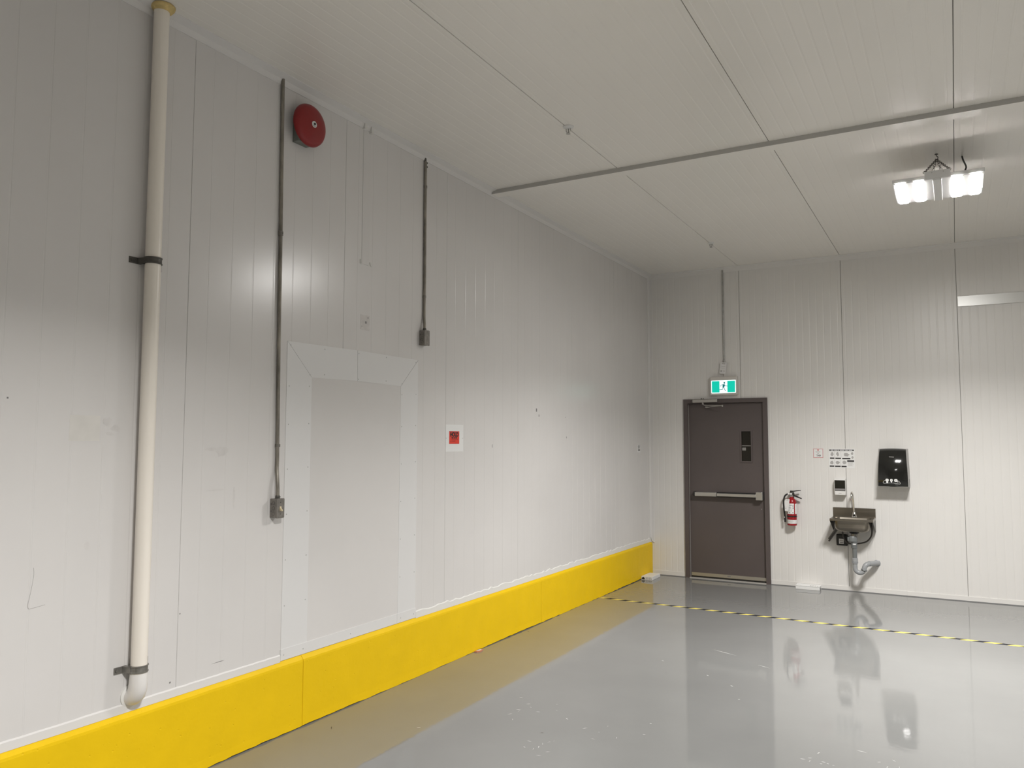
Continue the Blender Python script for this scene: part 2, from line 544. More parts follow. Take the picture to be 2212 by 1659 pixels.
def scratch_stuff():
    """pale scratches in the epoxy, measured on the floor"""
    D0 = []
    def sliver(x, y, L, a, w):
        c, s = math.cos(a), math.sin(a)
        k = random.uniform(-0.2, 0.2)*L
        P = [(x-L/2*c, y-L/2*s), (x-w*s + k*0.2*c, y+w*c), (x+L/2*c, y+L/2*s), (x+w*s, y-w*c)]
        return ([(p[0], p[1], 0.0004) for p in P], [(0, 1, 2, 3)])
    for (x, y, L, a, w) in FLOOR_SCRATCH:
        D0.append(sliver(x, y, L, a, w))
    for (x, y, n, sp) in FLOOR_CLUSTER:
        for _ in range(n):
            D0.append(sliver(x+random.gauss(0, sp), y+random.gauss(0, sp*1.3), random.uniform(0.008, 0.035), random.uniform(0, PI), random.uniform(0.0006, 0.0016)))
    return join(*D0)
FLOOR_SCRATCH = [(1.40, 5.93, 0.03, 2.7, 0.0015), (1.80, 5.72, 0.03, 2.5, 0.002), (2.01, 5.56, 0.035, 2.5, 0.002), (2.12, 5.30, 0.015, 0.6, 0.003),
                 (1.77, 4.60, 0.015, 0.5, 0.002), (1.98, 3.62, 0.03, 2.5, 0.002), (2.43, 4.05, 0.05, 2.6, 0.0012), (2.45, 3.70, 0.08, 1.1, 0.0018),
                 (2.55, 3.37, 0.08, 2.4, 0.0014), (2.90, 4.75, 0.06, 2.9, 0.0012), (0.98, 4.55, 0.03, 0.6, 0.0015), (1.10, 4.45, 0.03, 0.2, 0.0015),
                 (0.62, 3.87, 0.03, 0.9, 0.0015), (1.75, 6.4, 0.25, 2.72, 0.0006), (2.1, 6.15, 0.12, 2.7, 0.0006)]
FLOOR_CLUSTER = [(2.24, 3.50, 26, 0.035), (2.12, 3.30, 14, 0.04), (1.35, 4.0, 9, 0.06), (3.26, 3.62, 16, 0.035), (1.0, 4.5, 8, 0.12), (2.72, 4.55, 8, 0.05), (3.05, 4.65, 6, 0.05), (1.5, 4.3, 7, 0.09)]
s = obj('scratch_marks', scratch_stuff(), 'scratch_white', floor)
s['kind'] = 'stuff'
def fleck(L, w):
    return lambda x, y, a: ([(x-L/2*math.cos(a), y-L/2*math.sin(a), 0.0005), (x-w*math.sin(a), y+w*math.cos(a), 0.0006), (x+L/2*math.cos(a), y+L/2*math.sin(a), 0.0005), (x+w*math.sin(a), y-w*math.cos(a), 0.0006)], [(0, 1, 2, 3)])
d = obj('dark_flecks', join(fleck(0.03, 0.004)(0.09, 6.85, 0.6), fleck(0.06, 0.003)(0.075, 6.25, 2.4), fleck(0.015, 0.003)(1.52, 5.65, 0.3), fleck(0.02, 0.003)(1.28, 4.15, 0.3), fleck(0.05, 0.003)(0.18, 3.62, 2.3)), 'dark_fleck', floor)
d['kind'] = 'stuff'

# ---------------------------------------------------------------- grey steel door in the back wall
door = struct_empty('door_1', (0.954, D, 0), 'dark grey steel door with push bar and narrow window')
FO = 0.022
frame = obj('door_frame', join(
    rect_b(DX0, DX0+0.052, 0, DZ, -0.10, FO), rect_b(DX1-0.052, DX1, 0, DZ, -0.10, FO), rect_b(DX0+0.052, DX1-0.052, DZ-0.052, DZ, -0.10, FO),
    rect_b(DX0+0.052, DX0+0.066, 0, DZ-0.052, -0.10, -0.045), rect_b(DX1-0.066, DX1-0.052, 0, DZ-0.052, -0.10, -0.045), rect_b(DX0+0.066, DX1-0.066, DZ-0.066, DZ-0.052, -0.10, -0.045)), 'door_paint', door)
WX0, WX1, WZ0, WZ1 = 1.143, 1.259, 1.425, 1.789
LX0, LX1, LZ0, LZ1 = DX0+0.056, DX1-0.056, 0.018, DZ-0.056
leaf = obj('door_leaf', join(rect_b(LX0, WX0, LZ0, LZ1, -0.042, -0.018), rect_b(WX1, LX1, LZ0, LZ1, -0.042, -0.018), rect_b(WX0, WX1, LZ0, WZ0, -0.042, -0.018), rect_b(WX0, WX1, WZ1, LZ1, -0.042, -0.018)), 'door_paint', door)
obj('hinge_edge', rect_b(DX0+0.053, DX0+0.058, 0.01, DZ-0.058, -0.03, -0.010), 'alu_paint', door)
win = obj('window_frame', join(rect_b(WX0-0.014, WX0+0.003, WZ0-0.014, WZ1+0.014, -0.020, -0.010), rect_b(WX1-0.003, WX1+0.014, WZ0-0.014, WZ1+0.014, -0.020, -0.010),
                               rect_b(WX0+0.003, WX1-0.003, WZ1-0.003, WZ1+0.014, -0.020, -0.010), rect_b(WX0+0.003, WX1-0.003, WZ0-0.014, WZ0+0.003, -0.020, -0.010)), 'door_paint', door)
obj('pane', rect_b(WX0, WX1, WZ0, WZ1, -0.036, -0.030), 'pane_dark', win)
obj('bar', rect_b(WX0, WX1, 1.608, 1.616, -0.030, -0.026), 'paper_grey', win)  # pale strip painted for a light line in the glass, no real bar
obj('sticker', rect_b(WX0+0.006, WX0+0.05, 1.556, 1.590, -0.030, -0.0295), 'paper_grey', win)
pb = obj('push_bar', bbox(0.585, 0.850, D-0.062, D+0.018, 0.998, 1.047, 0.004), 'alu', door)
obj('push_pad', bbox(0.858, 1.322, D-0.074, D-0.02, 1.004, 1.040, 0.004), 'alu', pb)
obj('rail', rect_b(0.850, 1.330, 0.992, 1.050, -0.018, 0.035), 'black', pb)
obj('latch_case', bbox(1.318, 1.394, D-0.072, D+0.018, 0.972, 1.068, 0.005), 'alu', pb)
obj('end_cap', bbox(0.566, 0.586, D-0.050, D+0.018, 0.994, 1.052, 0.004), 'black', pb)
cl = obj('door_closer', bbox(0.578, 0.880, D-0.075, D-FO, 2.140, 2.177, 0.003), 'alu_paint', door)
obj('end_plate', rect_b(0.874, 0.883, 2.140, 2.178, FO, 0.077), 'alu', cl)
obj('spindle', lathe([(0.011, 2.115), (0.011, 2.141)], (0.70, D-0.048, 0), 'z', 12), 'alu_paint', cl)
multi('arm', [tube([(0.70, D-0.048, 2.120), (0.72, D-0.055, 2.106), (0.955, D-0.11, 2.094)], 0.005, 8), tube([(0.955, D-0.11, 2.094), (0.745, D-0.01, 2.085)], 0.005, 8)], 'alu_paint', cl)
obj('arm_joint', lathe([(0.009, 2.082), (0.009, 2.102)], (0.955, D-0.11, 0), 'z', 10), 'alu_paint', cl)
obj('arm_shoe', bbox(0.72, 0.77, D-0.018, D+0.016, 2.076, 2.092, 0.002), 'alu_paint', cl)
multi('nut', [lathe([(0.006, 2.177), (0.006, 2.192)], (0.683, D-0.05, 0), 'z', 8), lathe([(0.006, 2.177), (0.006, 2.192)], (0.706, D-0.05, 0), 'z', 8)], 'black', cl)
sw = obj('door_sweep', rect_b(LX0+0.012, LX1-0.002, 0.028, 0.066, -0.020, -0.008), 'alu', door)
obj('brush', rect_b(LX0+0.012, LX1-0.002, 0.014, 0.028, -0.022, -0.012), 'black', sw)
obj('maker_plate', rect_b(0.95, 0.99, 0.044, 0.053, -0.008, -0.0075), 'print_midgrey', sw)
for x in (0.59, 1.06, 1.33):
    obj('rivet', lathe([(0.004, -0.002), (0.0, -0.004)], (x, D+0.008, 0.048), 'y', 8), 'alu', sw)
obj('threshold', prism([(D+0.05, 0.0), (D-0.03, 0.0), (D-0.022, 0.008), (D+0.05, 0.010)], 'yz', DX0+0.052, DX1-0.052), 'alu_paint', door)
obj('hole', lathe([(0.006, -0.001), (0.0, -0.0015)], (1.365, D+0.018, 0.865), 'y', 8), 'alu', door)

# ---------------------------------------------------------------- sealed-off doorway in the left wall
sd = thing('sealed_doorway', (0.0, 4.03, 0.43), 'pale doorway blanked off with a flat panel and wide mitred white strips', 'blanked doorway')
obj('infill_panel', rect_l(3.585, 4.478, 0.465, 2.046, 0.0, 0.0012), 'panel_left', sd)
def strip(poly):
    return prism(poly, 'yz', 0.0, 0.0022)
g = 0.0012
obj('frame_strip', strip([(3.384, 0.470), (3.592, 0.470), (3.590, 2.043-g), (3.384, 2.243-g)]), 'frame_white', sd)
obj('frame_strip', strip([(4.468, 0.470), (4.672, 0.470), (4.678, 2.246-g), (4.474, 2.044-g)]), 'frame_white', sd)
obj('frame_strip', strip([(3.590+g, 2.043), (4.011-g, 2.049), (4.008-g, 2.250), (3.384+g, 2.243)]), 'frame_white', sd)
obj('frame_strip', strip([(4.011+g, 2.049), (4.474-g, 2.044), (4.678-g, 2.247), (4.008+g, 2.250)]), 'frame_white', sd)
obj('foot_strip', join(prism([(3.381, 0.410), (4.46, 0.410), (4.46, 0.474), (3.381, 0.472)], 'yz', 0.0, 0.005)), 'frame_white', sd)
obj('foot_strip', join(prism([(4.462, 0.410), (4.678, 0.410), (4.678, 0.476), (4.462, 0.474)], 'yz', 0.0, 0.005)), 'frame_white', sd)
def screw_l(y, z, x, parent, r=0.0045):
    obj('screw', lathe([(r, 0.0), (r*0.8, 0.0014), (0.0, 0.002)], (x, y, z), 'x', 8), 'screw_grey', parent)
for z in (0.72, 0.98, 1.24, 1.50, 1.76, 1.985):
    screw_l(3.405, z-0.005, 0.0022, sd)
    screw_l(3.572, z+0.003, 0.0022, sd)
    screw_l(4.490, z, 0.0022, sd)
    screw_l(4.655, z+0.012, 0.0022, sd)
for y, z in ((3.412, 2.222), (3.575, 2.058), (3.70, 2.226), (3.70, 2.068), (4.022, 2.232), (4.022, 2.062), (4.31, 2.232), (4.31, 2.07), (4.65, 2.228), (4.49, 2.062)):
    screw_l(y, z, 0.0022, sd)
for y in (3.405, 3.56, 3.98, 4.50, 4.65):
    screw_l(y, 0.44, 0.005, sd)

# ---------------------------------------------------------------- white drain pipe
PY = 2.443
pp = thing('drain_pipe', (0.052, PY, 0.45), 'cream vertical drain pipe on the left wall with metal clamps and foam at the ceiling', 'pipe')
obj('pipe', tube([(0.052, PY, 0.56), (0.052, PY, H-0.004)], 0.0365, 24), 'pvc', pp, smooth='auto')
obj('elbow', join(tube([(0.052, PY, 0.585), (0.052, PY, 0.545), (0.050, PY, 0.515), (0.040, PY, 0.490), (0.022, PY, 0.476), (0.012, PY, 0.473), (0.001, PY, 0.473)], [0.0385, 0.041, 0.042, 0.042, 0.042, 0.042, 0.042], 24)), 'pvc_white', pp, smooth='auto')
obj('wall_collar', lathe([(0.052, 0.0), (0.052, 0.006), (0.043, 0.009)], (0.0, PY-0.002, 0.474), 'x', 24), 'caulk', pp)
obj('foam_seal', lathe([(0.036, -0.030), (0.046, -0.026), (0.055, -0.014), (0.057, -0.005), (0.052, 0.0)], (0.060, PY+0.002, H-0.001), 'z', 20), 'foam', pp, smooth=True)
def clamp(z, flip, m):
    c = obj('clamp', join(lathe([(0.0368, z-0.016), (0.042, z-0.016), (0.042, z-0.011), (0.0395, z-0.009), (0.0395, z+0.009), (0.042, z+0.011), (0.042, z+0.016), (0.0368, z+0.016)], (0.052, PY, 0), 'z', 24),
                          box(0.0, 0.004, PY-0.092, PY-0.03, z-0.017, z+0.013), prism([(0.0, PY-0.05), (0.004, PY-0.052), (0.045, PY-0.0405), (0.052, PY-0.036), (0.03, PY-0.030), (0.0, PY-0.028)], 'xy', z-0.016, z+0.012)), m, pp)
    obj('clamp_bolt', lathe([(0.008, 0.0), (0.008, 0.005), (0.0, 0.006)], (0.004, PY-0.078, z-0.002), 'x', 6), m, c)
    obj('clamp_tongue', prism([(PY+0.040, z-0.012), (PY+0.043, z-0.012), (PY+0.044, z-flip*0.045), (PY+0.041, z-flip*0.045)], 'yz', 0.040, 0.056), m, c)
clamp(2.520, 1, 'clamp_metal')
clamp(0.606, -1, 'clamp_light')

# ---------------------------------------------------------------- conduits with boxes on the left wall
def wall_conduit(name, label, path, r, ybox, zbox, dbox, couplings, straps, toggle, cap):
    y0, y1 = ybox
    z0, z1 = zbox
    yc = (y0+y1)/2
    t = thing(name, (0.0, yc, z0), label, 'conduit')
    obj('conduit', tube(smooth_path(path, 5), r, 12), 'conduit', t, smooth='auto')
    for (y, z) in couplings:
        obj('coupling', join(lathe([(r, -0.014), (r+0.004, -0.012), (r+0.004, 0.012), (r, 0.014)], (r+0.001, y, z), 'z', 12), lathe([(0.003, 0), (0.003, 0.006)], (r*2+0.004, y, z), 'x', 6)), 'box_metal', t)
    for (y, z) in straps:
        obj('strap', join(lathe([(r+0.0025, -0.008), (r+0.0025, 0.008)], (r+0.001, y, z), 'z', 12), box(0.0, 0.002, y+r, y+r+0.022, z-0.008, z+0.008)), 'box_metal', t)
    bx = obj('box', bbox(0.0, dbox-0.004, y0, y1, z0, z1, 0.003), 'box_metal', t)
    for zz in (0.35, 0.72):
        obj('knockout', lathe([(0.003, -0.0015), (0.0, -0.002)], (0.012, y0, z0+(z1-z0)*zz), 'y', 8), 'black', bx)
    for zz in (0.22, 0.5, 0.78):
        obj('knockout_ring', torus((0.028, y0-0.0002, z0+(z1-z0)*zz), 0.010, 0.0008, (0, 1, 0), 14, 4), 'clamp_metal', bx)
    cv = obj('cover_plate', prism(rr_poly(y0-0.001, y1+0.001, z0-0.002, z1+0.001, 0.006), 'yz', dbox-0.005, dbox), 'box_metal', t)
    for zz in (0.10, 0.90) if not toggle else (0.20, 0.80):
        obj('screw', lathe([(0.0035, 0.0), (0.003, 0.001), (0.0, 0.0012)], (dbox, yc, z0+(z1-z0)*zz), 'x', 8), 'clamp_metal', cv)
    if toggle:
        zc = (z0+z1)/2 - 0.003
        tg = obj('toggle', prism([(dbox-0.002, zc+0.010), (dbox-0.002, zc-0.004), (dbox+0.012, zc-0.014), (dbox+0.015, zc-0.009), (dbox+0.003, zc+0.004)], 'xz', yc-0.0045, yc+0.0045), 'ivory', t)
        obj('toggle_plate', rect_l(yc-0.006, yc+0.006, zc-0.013, zc+0.013, dbox, dbox+0.0012), 'ivory', tg)
    obj('connector', join(lathe([(r+0.003, z1), (r+0.003, z1+0.012), (r+0.001, z1+0.018)], (path[-1][0], path[-1][1], 0), 'z', 12), lathe([(0.003, 0), (0.003, 0.010)], (path[-1][0], path[-1][1]+r, z1+0.008), 'y', 6)), 'clamp_metal', t)
    if cap:
        obj('end_clip', join(box(0.004, 0.012, path[0][1]-0.006, path[0][1]+0.012, cap-0.05, cap), box(0.01, 0.02, path[0][1]+0.006, path[0][1]+0.018, cap-0.055, cap-0.045), box(0.01, 0.02, path[0][1]+0.006, path[0][1]+0.018, cap-0.085, cap-0.075)), 'clamp_metal', t)
    return t
wall_conduit('switch_conduit', 'worn metal conduit from ceiling down to a grey light switch box beside the blanked doorway',
             [(0.014, 3.289, H-0.012), (0.0125, 3.297, 3.15), (0.0125, 3.301, 2.85), (0.0125, 3.305, 2.30), (0.0125, 3.311, 1.80), (0.0125, 3.314, 1.56), (0.0125, 3.313, 1.50), (0.026, 3.307, 1.42), (0.030, 3.306, 1.37), (0.030, 3.306, 1.330)],
             0.0105, (3.278, 3.334), (1.226, 1.333), 0.055, [(3.301, 2.862)], [(3.3125, 1.632)], True, None)
wall_conduit('outlet_conduit', 'shorter metal conduit ending in a blank-covered grey box above the blanked doorway corner',
             [(0.0125, 4.732, H-0.055), (0.0125, 4.733, 3.30), (0.0125, 4.735, 2.86), (0.0125, 4.734, 2.62), (0.014, 4.732, 2.56), (0.024, 4.722, 2.51), (0.026, 4.720, 2.48), (0.026, 4.720, 2.465)],
             0.0105, (4.690, 4.751), (2.357, 2.467), 0.050, [], [(4.735, 3.55), (4.735, 2.722)], False, H-0.012)

# ---------------------------------------------------------------- fire bell
fb = thing('fire_bell', (0.0, 3.468, 3.44), 'round red fire alarm bell high on the left wall', 'alarm bell')
obj('back_box', bbox(0.0, 0.052, 3.388, 3.50, 3.438, 3.60, 0.004), 'bell_box', fb)
obj('gong', lathe([(0.122, 0.050), (0.127, 0.050), (0.129, 0.056), (0.126, 0.068), (0.117, 0.080), (0.100, 0.088), (0.06, 0.0945), (0.0, 0.098)], (0.0, 3.468, 3.556), 'x', 40), 'bell_red', fb, smooth='auto')
obj('gong_inside', lathe([(0.122, 0.050), (0.110, 0.070), (0.03, 0.078), (0.0, 0.078)], (0.0, 3.468, 3.556), 'x', 32), 'bell_red', fb)
bd = obj('centre_badge', lathe([(0.020, 0.0965), (0.020, 0.0985), (0.0, 0.0992)], (0.0, 3.468, 3.556), 'x', 20), 'paper', fb)
obj('centre_nut', lathe([(0.007, 0.099), (0.007, 0.104), (0.0, 0.105)], (0.0, 3.468, 3.558), 'x', 6), 'black', bd)
fine('badge_print', join(rect_l(3.457, 3.462, 3.545, 3.549, 0.099, 0.0996), rect_l(3.464, 3.469, 3.543, 3.547, 0.099, 0.0996), rect_l(3.472, 3.477, 3.545, 3.549, 0.099, 0.0996)), 'print_midgrey', bd)

# ---------------------------------------------------------------- notices on the left wall
hn = thing('hold_notice', (0.0, 5.168, 1.578), 'white sheet with a red square label reading HOLD', 'notice')
obj('sheet', rect_l(5.045, 5.292, 1.579, 1.787, 0.0, 0.0008), 'paper_bright', hn)
lb = obj('red_label', rect_l(5.092, 5.234, 1.638, 1.737, 0.0008, 0.0013), 'label_red', hn)
fine('border', join(rect_l(5.092, 5.234, 1.732, 1.737, 0.0013, 0.0016), rect_l(5.092, 5.095, 1.638, 1.737, 0.0013, 0.0016), rect_l(5.092, 5.234, 1.638, 1.641, 0.0013, 0.0015)), 'print_red', lb)
obj('lettering', text_data('HOLD', 0.040, lambda u, v: (0.0018, 5.163+u, 1.710+v*1.12), 0.0026, 1.05), 'print_black', lb)
fine('print_lines', join(rect_l(5.125, 5.150, 1.680, 1.690, 0.0013, 0.0016), rect_l(5.155, 5.173, 1.680, 1.690, 0.0013, 0.0016), rect_l(5.177, 5.203, 1.680, 1.690, 0.0013, 0.0016),
                        rect_l(5.125, 5.212, 1.669, 1.672, 0.0013, 0.0016), rect_l(5.125, 5.180, 1.659, 1.6625, 0.0013, 0.0016), rect_l(5.110, 5.116, 1.656, 1.6625, 0.0013, 0.0016)), 'print_black', lb)
multi('tape_mark', [rect_l(5.045, 5.062, 1.681, 1.684, 0.0008, 0.0012), rect_l(5.276, 5.290, 1.681, 1.684, 0.0008, 0.0012)], 'print_grey', hn)

wt = thing('wall_label', (0.0, 9.275, 1.53), 'tiny white label with dark print on the left wall near the corner', 'label')
obj('card', rect_l(9.228, 9.322, 1.530, 1.620, 0.0, 0.001), 'paper_bright', wt)
fine('print', join(rect_l(9.24, 9.31, 1.60, 1.609, 0.001, 0.0014), rect_l(9.25, 9.30, 1.578, 1.590, 0.001, 0.0014), rect_l(9.25, 9.31, 1.545, 1.567, 0.001, 0.0014)), 'print_midgrey', wt)

cs = thing('cover_strip', (0.0, 4.073, 2.83), 'flat painted cover strip running down from the ceiling above the blanked doorway', 'cover strip')
obj('strip', rect_l(4.035, 4.108, 2.83, H-0.045, 0.0, 0.0025), 'panel_left', cs)
multi('end_hook', [tube([(0.003, 4.020, 2.86), (0.003, 4.022, 2.835), (0.003, 4.032, 2.828)], 0.003, 6), tube([(0.003, 4.118, 2.855), (0.003, 4.124, 2.835), (0.003, 4.134, 2.83)], 0.003, 6)], 'caulk', cs)
multi('caulk_tab', [rect_l(4.024, 4.046, H-0.052, H-0.004, 0.0, 0.022), rect_l(4.094, 4.116, H-0.062, H-0.006, 0.0, 0.022)], 'caulk', cs)
rp = thing('residue_patch', (0.0, 4.08, 2.393), 'small dirty grey adhesive square left on the wall above the blanked doorway', 'patch')
obj('patch', rect_l(4.034, 4.127, 2.393, 2.493, 0.0, 0.0008), 'smudge', rp)
fine('mark', join(rect_l(4.105, 4.113, 2.474, 2.482, 0.0008, 0.0014), rect_l(4.08, 4.095, 2.437, 2.452, 0.0008, 0.0013), rect_l(4.045, 4.05, 2.413, 2.418, 0.0008, 0.0013)), 'print_midgrey', rp)

# ---------------------------------------------------------------- exit sign with conduit and tag
es = thing('exit_sign', (0.958, D, 2.223), 'lit green running-man exit sign above the door, fed by a thin conduit', 'exit sign')
obj('housing', bbox(0.793, 1.124, D-0.060, D, 2.223, 2.451, 0.010, 2), 'sign_case', es)
fc = obj('lit_face', prism(rr_poly(0.812, 1.108, 2.248, 2.404, 0.006), 'xz', D-0.0625, D-0.0595), 'sign_white', es)
yf = D-0.0640
multi('green_field', [box(0.820, 0.9125, yf, D-0.0625, 2.257, 2.395), box(1.008, 1.100, yf, D-0.0625, 2.257, 2.395)], 'sign_green', fc)
mx, mz = 0.962, 2.320
def limb(pts, r):
    return tube([(mx+u, D-0.0636, mz+v) for u, v in pts], r, 6)
man = [lathe([(0.011, -0.002), (0.011, 0.0), (0.0, 0.0006)], (mx+0.010, D-0.0627, mz+0.052), 'y', 14),
       prism([(mx-0.012, mz+0.036), (mx+0.014, mz+0.036), (mx+0.016, mz+0.020), (mx+0.004, mz-0.008), (mx-0.012, mz-0.004)], 'xz', D-0.0645, D-0.0625),
       limb([(-0.008, 0.033), (-0.030, 0.026), (-0.036, 0.010)], 0.0032), limb([(0.012, 0.030), (0.024, 0.014), (0.046, 0.012)], 0.0030),
       limb([(-0.006, 0.0), (-0.014, -0.028), (-0.048, -0.030)], 0.0036), limb([(0.002, -0.002), (0.010, -0.022), (0.024, -0.048)], 0.0036)]
obj('running_man', join(*man), 'sign_man', fc)
obj('conduit', tube([(0.957, D-0.012, H-0.03), (0.958, D-0.012, 3.2), (0.960, D-0.012, 2.62)], 0.009, 10), 'galv', es, smooth='auto')
obj('conduit_stub', tube([(0.961, D-0.014, 2.63), (0.966, D-0.016, 2.445)], 0.008, 10), 'pvc_white', es, smooth='auto')
obj('coupling', lathe([(0.012, 2.605), (0.012, 2.640)], (0.960, D-0.012, 0), 'z', 10), 'galv', es)
tg = thing('inspection_tag', (0.949, D-0.03, 2.48), 'small white inspection tag hanging on the conduit above the exit sign', 'tag')
def tagbox(u0, u1, v0, v1, o0, o1):
    return prism([(0.950 + u*math.cos(0.12) + v*math.sin(0.13), 2.553 - u*math.sin(0.12) + v*math.cos(0.13)) for u, v in ((u0, v0), (u1, v0), (u1, v1), (u0, v1))], 'xz', D-o1, D-o0)
obj('card', tagbox(-0.038, 0.038, -0.068, 0.072, 0.030, 0.032), 'paper', tg)
fine('print', join(tagbox(-0.02, 0.022, 0.05, 0.062, 0.032, 0.0325), tagbox(-0.026, -0.006, -0.045, -0.026, 0.032, 0.0325), tagbox(0.006, 0.026, -0.036, -0.030, 0.032, 0.0325), tagbox(-0.022, 0.024, 0.02, 0.024, 0.032, 0.0325), tagbox(-0.022, 0.024, 0.0, 0.003, 0.032, 0.0325)), 'print_grey', tg)
obj('tie', torus((0.960, D-0.018, 2.618), 0.014, 0.0015, (0, 0.3, 1), 14, 5), 'paper', tg)

# ---------------------------------------------------------------- fire extinguisher
EX, EY = 1.722, D-0.068
ex = thing('fire_extinguisher', (EX, EY, 0.703), 'red fire extinguisher strapped to the wall right of the door', 'extinguisher')
obj('cylinder', lathe([(0.048, 0.703), (0.053, 0.706), (0.053, 0.955), (0.050, 0.980), (0.040, 1.000), (0.024, 1.014), (0.019, 1.020), (0.019, 1.036)], (EX, EY, 0), 'z', 28), 'ext_red', ex, smooth='auto')
def lab(z0, z1, a0, a1, m, name, r=0.0536):
    return obj(name, lathe([(r, z0), (r, z1)], (EX, EY, 0), 'z', 16, a0, a1), m, ex, smooth=True)
l1 = lab(0.836, 0.955, -2.60, -0.95, 'paper_bright', 'front_label')
l2 = lab(0.836, 0.952, -0.70, 0.3, 'paper_bright', 'side_label')
l3 = lab(0.726, 0.770, -3.0, -0.15, 'paper', 'lower_label')
def arc_marks(specs):
    return join(*[lathe([(0.0540, z0), (0.0540, z1)], (EX, EY, 0), 'z', 4, a0, a1) for z0, z1, a0, a1 in specs])
fine('label_print', arc_marks([(0.930, 0.936, -1.9, -1.35), (0.912, 0.916, -2.2, -1.6), (0.900, 0.903, -2.3, -1.5), (0.920, 0.935, -1.25, -1.08), (0.895, 0.910, -1.22, -1.05), (0.880, 0.884, -2.5, -1.2), (0.868, 0.871, -2.3, -1.3), (0.845, 0.857, -2.45, -2.3), (0.845, 0.857, -1.95, -1.75), (0.843, 0.857, -1.3, -1.12)]), 'print_midgrey', l1)
fine('label_print', arc_marks([(0.758, 0.762, -2.0, -1.2), (0.748, 0.751, -2.1, -1.1), (0.738, 0.741, -1.8, -1.3)]), 'print_grey', l3)
obj('strap', lathe([(0.0545, 0.800), (0.0555, 0.800), (0.0555, 0.815), (0.0545, 0.815)], (EX, EY, 0), 'z', 28), 'black', ex)
obj('wall_bracket', join(rect_b(EX-0.018, EX+0.018, 0.74, 1.06, 0.0, 0.010), box(EX-0.018, EX+0.018, EY+0.045, D, 0.798, 0.817)), 'black', ex)
vv = obj('valve', bbox(EX-0.018, EX+0.020, EY-0.014, EY+0.014, 1.034, 1.086, 0.003), 'steel_dark', ex)
obj('valve_collar', lathe([(0.021, 1.030), (0.021, 1.045)], (EX, EY, 0), 'z', 14), 'alu', vv)
obj('gauge', lathe([(0.012, -0.016), (0.012, -0.020), (0.0, -0.021)], (EX-0.002, EY, 1.062), 'y', 14), 'paper', vv)
obj('lever', prism([(EX-0.016, 1.086), (EX-0.012, 1.099), (EX+0.020, 1.098), (EX+0.102, 1.110), (EX+0.104, 1.102), (EX+0.03, 1.088)], 'xz', EY-0.010, EY+0.010), 'black', ex)
obj('carry_handle', prism([(EX+0.010, 1.086), (EX+0.026, 1.084), (EX+0.034, 1.052), (EX+0.112, 1.016), (EX+0.110, 1.006), (EX+0.030, 1.034), (EX+0.010, 1.040)], 'xz', EY-0.011, EY+0.011), 'black', ex)
hs = obj('hose', tube(smooth_path([(EX-0.016, EY-0.004, 1.060), (EX-0.045, EY-0.008, 1.058), (EX-0.072, EY-0.012, 1.035), (EX-0.086, EY-0.016, 0.985), (EX-0.086, EY-0.018, 0.92), (EX-0.079, EY-0.018, 0.84), (EX-0.074, EY-0.018, 0.79)], 5), 0.0095, 10), 'black', ex, smooth=True)
obj('hose_fitting', tube([(EX-0.014, EY-0.004, 1.060), (EX-0.040, EY-0.008, 1.059)], 0.0105, 10), 'plastic_white', hs)
obj('nozzle', tube([(EX-0.075, EY-0.018, 0.80), (EX-0.072, EY-0.018, 0.738)], [0.0115, 0.0105], 10), 'black', hs)
obj('hose_clip', bbox(EX-0.083, EX-0.074, EY-0.03, EY-0.016, 0.788, 0.80, 0.002), 'plastic_white', hs)
et = obj('service_tag', prism([(EX-0.066, 0.870), (EX-0.028, 0.866), (EX-0.012, 0.99), (EX-0.010, 1.004), (EX-0.055, 1.006), (EX-0.068, 0.965)], 'xz', EY-0.066, EY-0.064), 'paper', ex)
fine('tag_print', join(box(EX-0.048, EX-0.022, EY-0.0666, EY-0.066, 0.990, 0.995), box(EX-0.06, EX-0.05, EY-0.0666, EY-0.066, 0.894, 0.903), box(EX-0.06, EX-0.05, EY-0.0666, EY-0.066, 0.912, 0.916)), 'print_grey', et)

# ---------------------------------------------------------------- notices on the back wall
rc = thing('red_border_card', (2.014, D, 1.48), 'small white card with thin red border and handwritten T49', 'card')
obj('card', rect_b(1.962, 2.067, 1.479, 1.582, 0.0, 0.001), 'paper_bright', rc)
fine('border', join(rect_b(1.962, 2.067, 1.578, 1.582, 0.001, 0.0014), rect_b(1.962, 2.067, 1.479, 1.483, 0.001, 0.0014), rect_b(1.962, 1.966, 1.483, 1.578, 0.001, 0.0014), rect_b(2.063, 2.067, 1.483, 1.578, 0.001, 0.0014)), 'print_red', rc)
obj('emblem', prism([(2.014+r*math.cos(a), 1.567+r*0.75*math.sin(a)) for r, a in [((0.016 if k % 2 == 0 else 0.006), PI/2+k*PI/5) for k in range(10)]], 'xz', D-0.0015, D-0.001), 'print_red', rc)
fine('print_lines', join(rect_b(1.985, 2.040, 1.545, 1.549, 0.001, 0.0014), rect_b(1.992, 2.032, 1.540, 1.543, 0.001, 0.0014), rect_b(2.004, 2.024, 1.526, 1.530, 0.001, 0.0014)), 'print_grey', rc)
obj('lettering', text_data('T49', 0.030, lambda u, v: (2.018+u, D-0.0016, 1.502+v), 0.0012), 'print_midgrey', rc)

